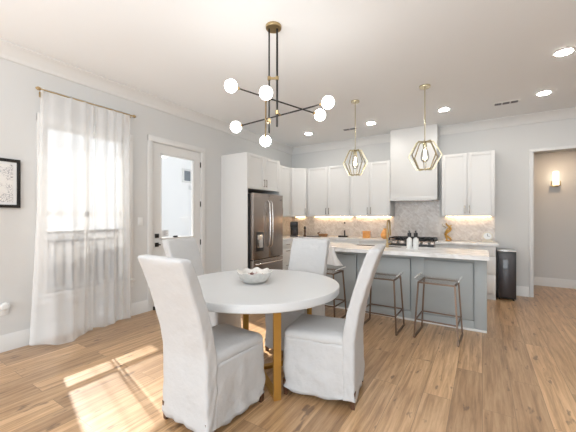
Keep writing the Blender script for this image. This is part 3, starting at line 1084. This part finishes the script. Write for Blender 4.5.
make_chair('white slipcovered dining chair in the left foreground with its back to the viewer', (-1.563, 1.533, 0), -.046, 1, 1.100, .185)
make_chair('white slipcovered dining chair right of the table, seen side-on, facing left', (-1.045, 2.19, 0), 1.753, 2, 1.118, .178)
make_chair('white slipcovered dining chair across the table, facing the viewer, nearest the refrigerator', (-1.645, 2.75, 0), 3.22, 3, 1.09)
make_chair('white slipcovered dining chair nearest the glazed door, mostly hidden behind the foreground chair', (-2.46, 2.30, 0), -1.42, 4)

# ------------------------------------------------------------------ table
TC = (-1.66, 2.14)
tb = thing('dining_table', 'round white dining table on gold metal legs', 'table', (*TC, 0), 0)
R_ = .70
MB().lathe([(R_ - .006, .700), (R_, .706), (R_, .754), (R_ - .005, .760)], (0, 0, 0), 96).build('tabletop', M['table'], tb)
legs = []
for k in range(4):
    a = math.radians(-36.5 + 90 * k)
    legs.append((.49 * math.cos(a), .49 * math.sin(a)))
for (x, y) in legs:
    d_ = Vector((x, y, 0)).normalized()
    u = Vector((-d_.y, d_.x, 0))
    g = MB()
    P_ = Vector((x, y, 0))
    q = [(-.012, -.028), (.012, -.028), (.012, .028), (-.012, .028)]
    g.hexa([P_ + d_ * a + u * b for a, b in q] + [P_ + d_ * a + u * b + Vector((0, 0, .70)) for a, b in q])
    g.build('leg', M['gold'], tb)
for i in (0, 1):
    a, b = Vector((*legs[i], .0)), Vector((*legs[i + 2], .0))
    e = (b - a).normalized() * .012
    zz = .012 if i == 0 else .0125
    MB().bar(a + e + Vector((0, 0, zz)), b - e + Vector((0, 0, zz)), .05, .022 if i == 0 else .0215).build('floor_bar', M['gold'], tb)
    MB().bar(a + e + Vector((0, 0, .688)), b - e + Vector((0, 0, .688)), .05, .022).build('top_bar', M['gold'], tb)

# bowl with pods
BC = (-1.70, 2.13)
bw = thing('decorative_bowl', 'scalloped silver bowl of dried pods on the dining table', 'bowl', (*BC, .7605))
bw.scale = (1.1, 1.1, 1.1)
prof = [(.055, 0.0), (.09, .006), (.115, .03), (.13, .06), (.142, .088), (.138, .090), (.124, .062), (.108, .034), (.08, .014), (.0, .012)]
g = MB()
rings = []
n = 72
for r, z in prof:
    ring = []
    for k in range(n):
        a = 2 * PI * k / n
        s_ = 1 + .055 * (z / .09) * math.cos(9 * a)
        ring.append((r * s_ * math.cos(a), r * s_ * math.sin(a), z + .008 * (z / .09) ** 2 * math.cos(9 * a)))
    rings.append(ring)
g.loft(rings)
g.build('bowl', M['silver'], bw)
pods = [(-.05, -.02, .05, .028, 'rose', 'pale pink dried pod at the left of the bowl'), (.0, .03, .055, .030, 'rose', 'pale pink dried pod at the back of the bowl'),
        (.045, -.03, .052, .026, 'plum', 'dark plum dried pod at the right of the bowl'), (-.005, -.05, .05, .025, 'plum', 'dark plum dried pod at the front of the bowl'),
        (-.06, .04, .052, .026, 'plum', 'dark plum dried pod at the back left of the bowl'), (.06, .035, .052, .027, 'rose', 'pale pink dried pod at the back right of the bowl')]
for x, y, z, r, mm, lb in pods:
    g = MB().ball((0, 0, 0), r, 14, (1, .9, .85)).tube([(0, 0, r * .8), (.004, 0, r * 1.15)], [.004, .002], 6)
    o = g.build('dried_pod', M[mm])
    o.location = (BC[0] + x, BC[1] + y, .7605 + z)
    tag(o, lb, 'dried pod', 'dried pods in the silver bowl')

# ------------------------------------------------------------------ chandelier
def cam_pt(px, py, d):
    f, th = 306.763, .564675
    lat = (px - 288) / f * d
    return Vector((lat * math.cos(th) - d * math.sin(th), lat * math.sin(th) + d * math.cos(th), 1.3285 - (py - 217.843) * d / f))


CC = Vector((-1.583, 2.256, 3.05))
ch = thing('chandelier', 'black and brass chandelier with three crossing arms and six white globes', 'chandelier', CC)
MB().lathe([(.068, -.026), (.070, -.022), (.070, -.001)], (0, 0, 0), 36).build('canopy', M['brass'], ch)
ra, rb = Vector((-.033, -.021, 0)), Vector((.028, .016, 0))
MB().tube([ra + Vector((0, 0, -.026)), ra + Vector((0, 0, -.965))], .0075, 10).build('rod', M['black'], ch)
MB().tube([rb + Vector((0, 0, -.026)), rb + Vector((0, 0, -.905))], .0095, 10).build('rod', M['black'], ch)
g = MB()
g.bar(ra + Vector((0, 0, -.47)), rb + Vector((0, 0, -.47)), .012, .018)
for q in (ra, rb): g.tube([q + Vector((0, 0, -.485)), q + Vector((0, 0, -.455))], .015, 14)
g.build('spacer', M['brass'], ch)
arms = [((231, 86, 2.62), (320, 115, 2.95)), ((236, 127, 3.02), (328, 102.5, 2.64)), ((266, 93, 2.48), (265.5, 141, 2.98))]
for i, (A, B) in enumerate(arms):
    a, b = cam_pt(*A) - CC, cam_pt(*B) - CC
    dv = (b - a).normalized()
    MB().tube([a + dv * .05, b - dv * .05], .0065, 10).build('arm', M['black'] if i < 2 else M['brass'], ch)
    for p, sg in ((a, 1), (b, -1)):
        so = MB().tube([p + dv * sg * .045, p + dv * sg * .075], .013, 12).build('socket', M['brass'], ch)
        MB().ball(p, .054, 24).build('globe', M['globe'], ch)
    # joint nearest the rods
    best = min((((a + (b - a) * k / 60) - Vector((q.x, q.y, (a + (b - a) * k / 60).z))).length, k, q) for k in range(5, 56) for q in (ra, rb))
    pt = a + (b - a) * best[1] / 60
    q = best[2]
    g = MB().tube([Vector((q.x, q.y, pt.z - .018)), Vector((q.x, q.y, pt.z + .018))], .016, 14)
    if (pt - Vector((q.x, q.y, pt.z))).length > .005: g.tube([Vector((q.x, q.y, pt.z)), pt], .009, 10)
    g.build('joint', M['brass'], ch)

# ------------------------------------------------------------------ pendants
def make_pendant(label, loc, rz, hwid):
    t = thing('pendant_light', label, 'pendant light', loc, rz, 'geometric pendants over the island')
    MB().lathe([(.060, -.022), (.062, -.018), (.062, -.001)], (0, 0, 0), 28).build('canopy', M['champagne'], t)
    MB().tube([(0, 0, -.02), (0, 0, -.74)], .0055, 8).build('stem', M['champagne'], t)
    zc, hh_ = -.91, .18
    for k in range(4):
        a = k * PI / 4
        u = Vector((math.cos(a), math.sin(a), 0))
        nrm = Vector((-u.y, u.x, 0))
        pts = [u * x + Vector((0, 0, zc + z)) for x, z in ((-hwid * .5, hh_), (hwid * .5, hh_), (hwid, 0), (hwid * .5, -hh_), (-hwid * .5, -hh_), (-hwid, 0))]
        g = MB()
        for i in range(6):
            g.bar(pts[i], pts[(i + 1) % 6], .007, .013, up=nrm.cross((pts[(i + 1) % 6] - pts[i]).normalized()))
        g.build('hexagon_frame', M['champagne'], t)
    MB().lathe([(.02, -.80), (.022, -.79), (.022, -.75), (.012, -.735)], (0, 0, 0), 16).build('socket', M['champagne'], t)
    bl = MB().lathe([(.004, -1.0), (.03, -.985), (.045, -.955), (.047, -.92), (.036, -.86), (.02, -.815), (.017, -.80)], (0, 0, 0), 20).build('bulb', M['bulbglass'], t)
    g = MB()
    for a in (0, 1.05, 2.1, 3.14, 4.2, 5.2):
        g.tube([(.006 * math.cos(a), .006 * math.sin(a), -.83), (.02 * math.cos(a), .02 * math.sin(a), -.95)], .003, 6)
    g.build('filament', M['filament'], bl)
    return t


p0 = make_pendant('geometric brass pendant light on the left over the island, smaller in view', (-1.583, 4.35, H), .14, .178)
p1 = copy_tree(p0)
p1.location = (-.634, 4.34, H)
p1.rotation_euler = (0, 0, .058)
p1['label'] = 'geometric brass pendant light on the right, hanging in front of the range hood'
p1.scale = (1.12, 1.12, 1)

# ------------------------------------------------------------------ ceiling fittings
cans = [(-2.997, 5.513, 'recessed ceiling light nearest the kitchen corner'), (-1.707, 5.51, 'recessed ceiling light just right of the left pendant'),
        (-.514, 5.444, 'recessed ceiling light between the right pendant and the air vent'), (.718, 5.462, 'recessed ceiling light right of the air vent'),
        (.716, 4.223, 'recessed ceiling light closest to the viewer at the right edge')]
c0 = None
for x, y, lb in cans:
    if c0 is None:
        c0 = thing('recessed_light', lb, 'ceiling light', (x, y, H), 0, 'recessed lights in the kitchen ceiling')
        MB().lathe([(.070, -.006), (.092, -.004), (.095, -.0005)], (0, 0, 0), 32).build('trim_ring', M['plate'], c0)
        MB().lathe([(.0, -.009), (.068, -.009), (.07, -.0061)], (0, 0, 0), 32).build('lens', M['led'], c0)
    else:
        q = copy_tree(c0)
        q.location = (x, y, H)
        q['label'] = lb


def vent(label, loc, w_, d_, n, rz=0):
    t = thing('air_vent', label, 'air vent', loc, rz, 'ceiling air vents')
    MB().box(-w_ / 2, w_ / 2, -d_ / 2, d_ / 2, -.006, -.0005, .002).build('frame', M['plate'], t)
    cw = (w_ - .04) / n
    for k in range(n):
        a = -w_ / 2 + .02 + k * cw
        MB().box(a + .008, a + cw - .008, -d_ / 2 + .018, d_ / 2 - .018, -.0075, -.006).build('slot', M['slot'], t)
    g = MB()
    for k in range(3):
        y = -d_ / 2 + .03 + k * (d_ - .06) / 2
        g.box(-w_ / 2 + .02, w_ / 2 - .02, y - .002, y + .002, -.009, -.0075)
    g.build('louvre', M['ink'], t)


vent('white ceiling air vent with three dark slots at the upper right', (.30, 5.62, H), .34, .13, 3)
vent('dark ceiling air vent left of the second recessed light', (-2.17, 5.66, H), .30, .13, 2)

# ------------------------------------------------------------------ hall
sc = thing('wall_sconce', 'lit frosted glass sconce in a brass cradle on the hall wall', 'wall lamp', (1.183, HY, 1.94))
MB().box(-.05, .05, -.015, -.0005, -.02, .10, .003).build('back_plate', M['brass'], sc)
MB().box(-.075, .075, -.10, -.015, 0, .012, .003).box(-.075, -.066, -.075, -.04, .012, .09, .002).box(.066, .075, -.075, -.04, .012, .09, .002).build('cradle', M['brass'], sc)
MB().lathe([(.041, .013), (.043, .02), (.043, .262), (.039, .268)], (0, -.068, 0), 28).build('shade', M['sconce'], sc)
hl = thing('hall_light', 'recessed light in the hall ceiling above the sconce', 'ceiling light', (1.25, 7.15, HZ))
MB().lathe([(.070, -.006), (.092, -.004), (.095, -.0005)], (0, 0, 0), 32).build('trim_ring', M['plate'], hl)
MB().lathe([(.0, -.009), (.068, -.009), (.07, -.0061)], (0, 0, 0), 32).build('lens', M['ledwarm'], hl)

# ------------------------------------------------------------------ left wall items
pf = thing('framed_print', 'black framed ink drawing with white mat on the left wall', 'picture', (XL, .93, 1.43))
g = MB()
g.box(.0005, .025, -.26, .26, 0, .03, .002).box(.0005, .025, -.26, .26, .46, .49, .002).box(.0005, .025, -.26, -.232, .03, .46, .002).box(.0005, .025, .232, .26, .03, .46, .002)
g.build('frame', M['black'], pf)
MB().box(.0005, .010, -.232, .232, .03, .46).build('mat_board', M['paper'], pf)
MB().box(.010, .0115, -.205, .205, .055, .435).build('drawing', M['print'], pf)
ou = thing('wall_outlet', 'white wall outlet low on the left wall', 'outlet', (XL, 1.065, .36))
MB().box(.0005, .007, -.036, .036, 0, .115, .003).build('cover_plate', M['plate'], ou)
for z in (.026, .075): MB().box(.007, .010, -.017, .017, z, z + .026, .003).build('socket', M['plate'], ou)
af = thing('plug_in_freshener', 'white round plug-in air freshener on the left wall outlet', 'air freshener', (XL + .0105, 1.065, .452))
MB().tube([(0, 0, 0), (.012, 0, 0), (.04, 0, 0), (.05, 0, 0)], [.03, .036, .036, .026], 24).build('body', M['plate'], af)
MB().tube([(.05, 0, 0), (.053, 0, 0)], .018, 20).build('vent_cap', M['ceramic'], af)
sw = thing('light_switch', 'white light switch plate on the wall between curtain and door', 'light switch', (XL, 2.505, 1.22))
MB().box(.0005, .007, -.036, .036, 0, .115, .003).build('cover_plate', M['plate'], sw)
MB().box(.007, .012, -.012, .012, .035, .08, .002).build('rocker', M['plate'], sw)

# ------------------------------------------------------------------ counter items
Z0 = .911
cm = thing('coffee_maker', 'tall black coffee maker on the corner countertop', 'coffee maker', (-3.56, 5.88, Z0), .5)
MB().box(-.085, .085, -.10, .12, 0, .03, .008).build('base', M['blackplastic'], cm)
MB().box(-.085, .085, .02, .12, .03, .27, .012).build('column', M['blackplastic'], cm)
MB().box(-.085, .085, -.10, .12, .21, .33, .02, 3).build('head', M['blackplastic'], cm)
MB().lathe([(.045, .032), (.055, .05), (.05, .12), (.035, .15)], (0, -.04, 0), 18).build('carafe', M['darkglass'], cm)
ml = thing('pepper_mill', 'dark wood pepper mill beside the coffee maker', 'mill', (-3.31, 5.92, Z0))
MB().lathe([(.03, 0), (.032, .02), (.02, .07), (.026, .13), (.018, .17)], (0, 0, 0), 18).build('body', M['darkwood'], ml)
MB().lathe([(.022, .17), (.028, .19), (.020, .215), (.008, .235)], (0, 0, 0), 18).build('cap', M['black'], ml)
ty = MB().box(-.16, .16, -.05, .05, 0, .014, .005).build('serving_tray', M['black'])
ty.location = (-3.14, 6.03, Z0)
ty.rotation_euler = (0, 0, .1)
tag(ty, 'thin black serving tray on the back counter between mill and basket', 'tray')
fg = thing('figurine', 'tiny brown bird figurine on the back counter above the black tray', 'figurine', (-3.16, 6.28, Z0))
MB().lathe([(.018, 0), (.018, .006), (.004, .01), (.004, .05)], (0, 0, 0), 12).build('stand', M['black'], fg)
MB().ball((0, 0, .068), .022, 14, (1.3, .8, .9)).ball((.026, 0, .09), .012, 10).build('body', M['darkwood'], fg)
bk = MB()
rings = []
for k in range(9):
    z = .06 * k / 8
    rings.append([((x) * (1 + .15 * z / .06), (y) * (1 + .15 * z / .06), z) for x, y in rrect(.17, .11, .03, 5, 3)])
for k in (8, 1):
    z = .06 * k / 8
    rings.append([((x) * (1 + .15 * z / .06), (y) * (1 + .15 * z / .06), z) for x, y in rrect(.155, .095, .025, 5, 3)])
bk.loft(rings)
o = bk.build('wicker_basket', M['wicker'])
o.location = (-3.0, 6.2, Z0)
tag(o, 'low brown wicker basket on the back counter', 'basket')
pt = thing('paper_towel_stand', 'black stand with upright peg on the back counter', 'stand', (-2.545, 6.25, Z0))
MB().box(-.10, .10, -.05, .05, 0, .035, .008).build('base', M['black'], pt)
MB().tube([(.035, 0, .035), (.035, 0, .15)], [.015, .015], 12).build('peg', M['black'], pt)
kn = MB().box(-.012, .012, -.02, -.001, -.012, .012, .004).box(-.018, .018, -.006, -.0005, -.018, .018, .002).build('wall_hook', M['black'])
kn.location = (-2.62, YB - .012, 1.215)
tag(kn, 'small black hook on the backsplash tiles above the black stand', 'hook')
aj = thing('amber_canister', 'square amber canister on the back counter left of the faucet', 'canister', (-2.02, 6.22, Z0))
MB().box(-.07, .07, -.05, .05, 0, .12, .012, 3).build('body', M['amber'], aj)
MB().box(-.074, .074, -.054, .054, .12, .145, .008).build('lid', M['amber'], aj)
vs = thing('amber_vase', 'rounded amber vase on the back counter behind the gold faucet', 'vase', (-1.64, 6.2, Z0))
MB().lathe([(.04, 0), (.075, .03), (.085, .08), (.06, .14), (.03, .185), (.035, .20)], (0, 0, 0), 24).build('body', M['amber'], vs)
MB().lathe([(.036, .20), (.038, .206), (.026, .21)], (0, 0, 0), 20).build('rim', M['gold'], vs)

# gold twisted sculpture
sp = thing('gold_sculpture', 'gold looping sculpture on the counter right of the range', 'sculpture', (-.52, 6.22, Z0))
MB().lathe([(.05, 0), (.055, .008), (.03, .02)], (0, 0, 0), 20).build('base', M['gold'], sp)
pts = [(.045 * math.cos(a * 1.0) * (1 - .3 * a / 12), .03 * math.sin(a), .02 + .30 * (a / 9.5)) for a in [k * .35 for k in range(28)]]
MB().tube(pts, [.012 + .01 * math.sin(PI * k / 27) for k in range(28)], 10).tube([(-.02, 0, .02), (-.05, 0, .12), (-.02, 0, .20), (.03, 0, .27), (.06, 0, .29)], [.014, .018, .014, .012, .005], 10).build('figure', M['gold'], sp)
MB().tube([(-.03, 0, .24), (-.08, 0, .27), (-.10, 0, .32)], [.009, .007, .003], 8).build('wing', M['champagne'], sp)
cd = thing('table_clock', 'small round cream clock near the right end of the counter', 'clock', (.075, 6.33, Z0))
cd.scale = (1.25, 1.25, 1.2)
MB().box(-.06, .06, -.025, .025, 0, .025, .006).build('stand', M['cream'], cd)
MB().tube([(0, .02, .085), (0, -.02, .085)], .062, 28).build('case', M['cream'], cd)
MB().tube([(0, -.02, .085), (0, -.0215, .085)], .047, 28).build('dial', M['ceramic'], cd)
MB().box(-.0025, .0025, -.0235, -.022, .085, .12).box(0, .028, -.0235, -.022, .083, .087).build('hand', M['black'], cd)
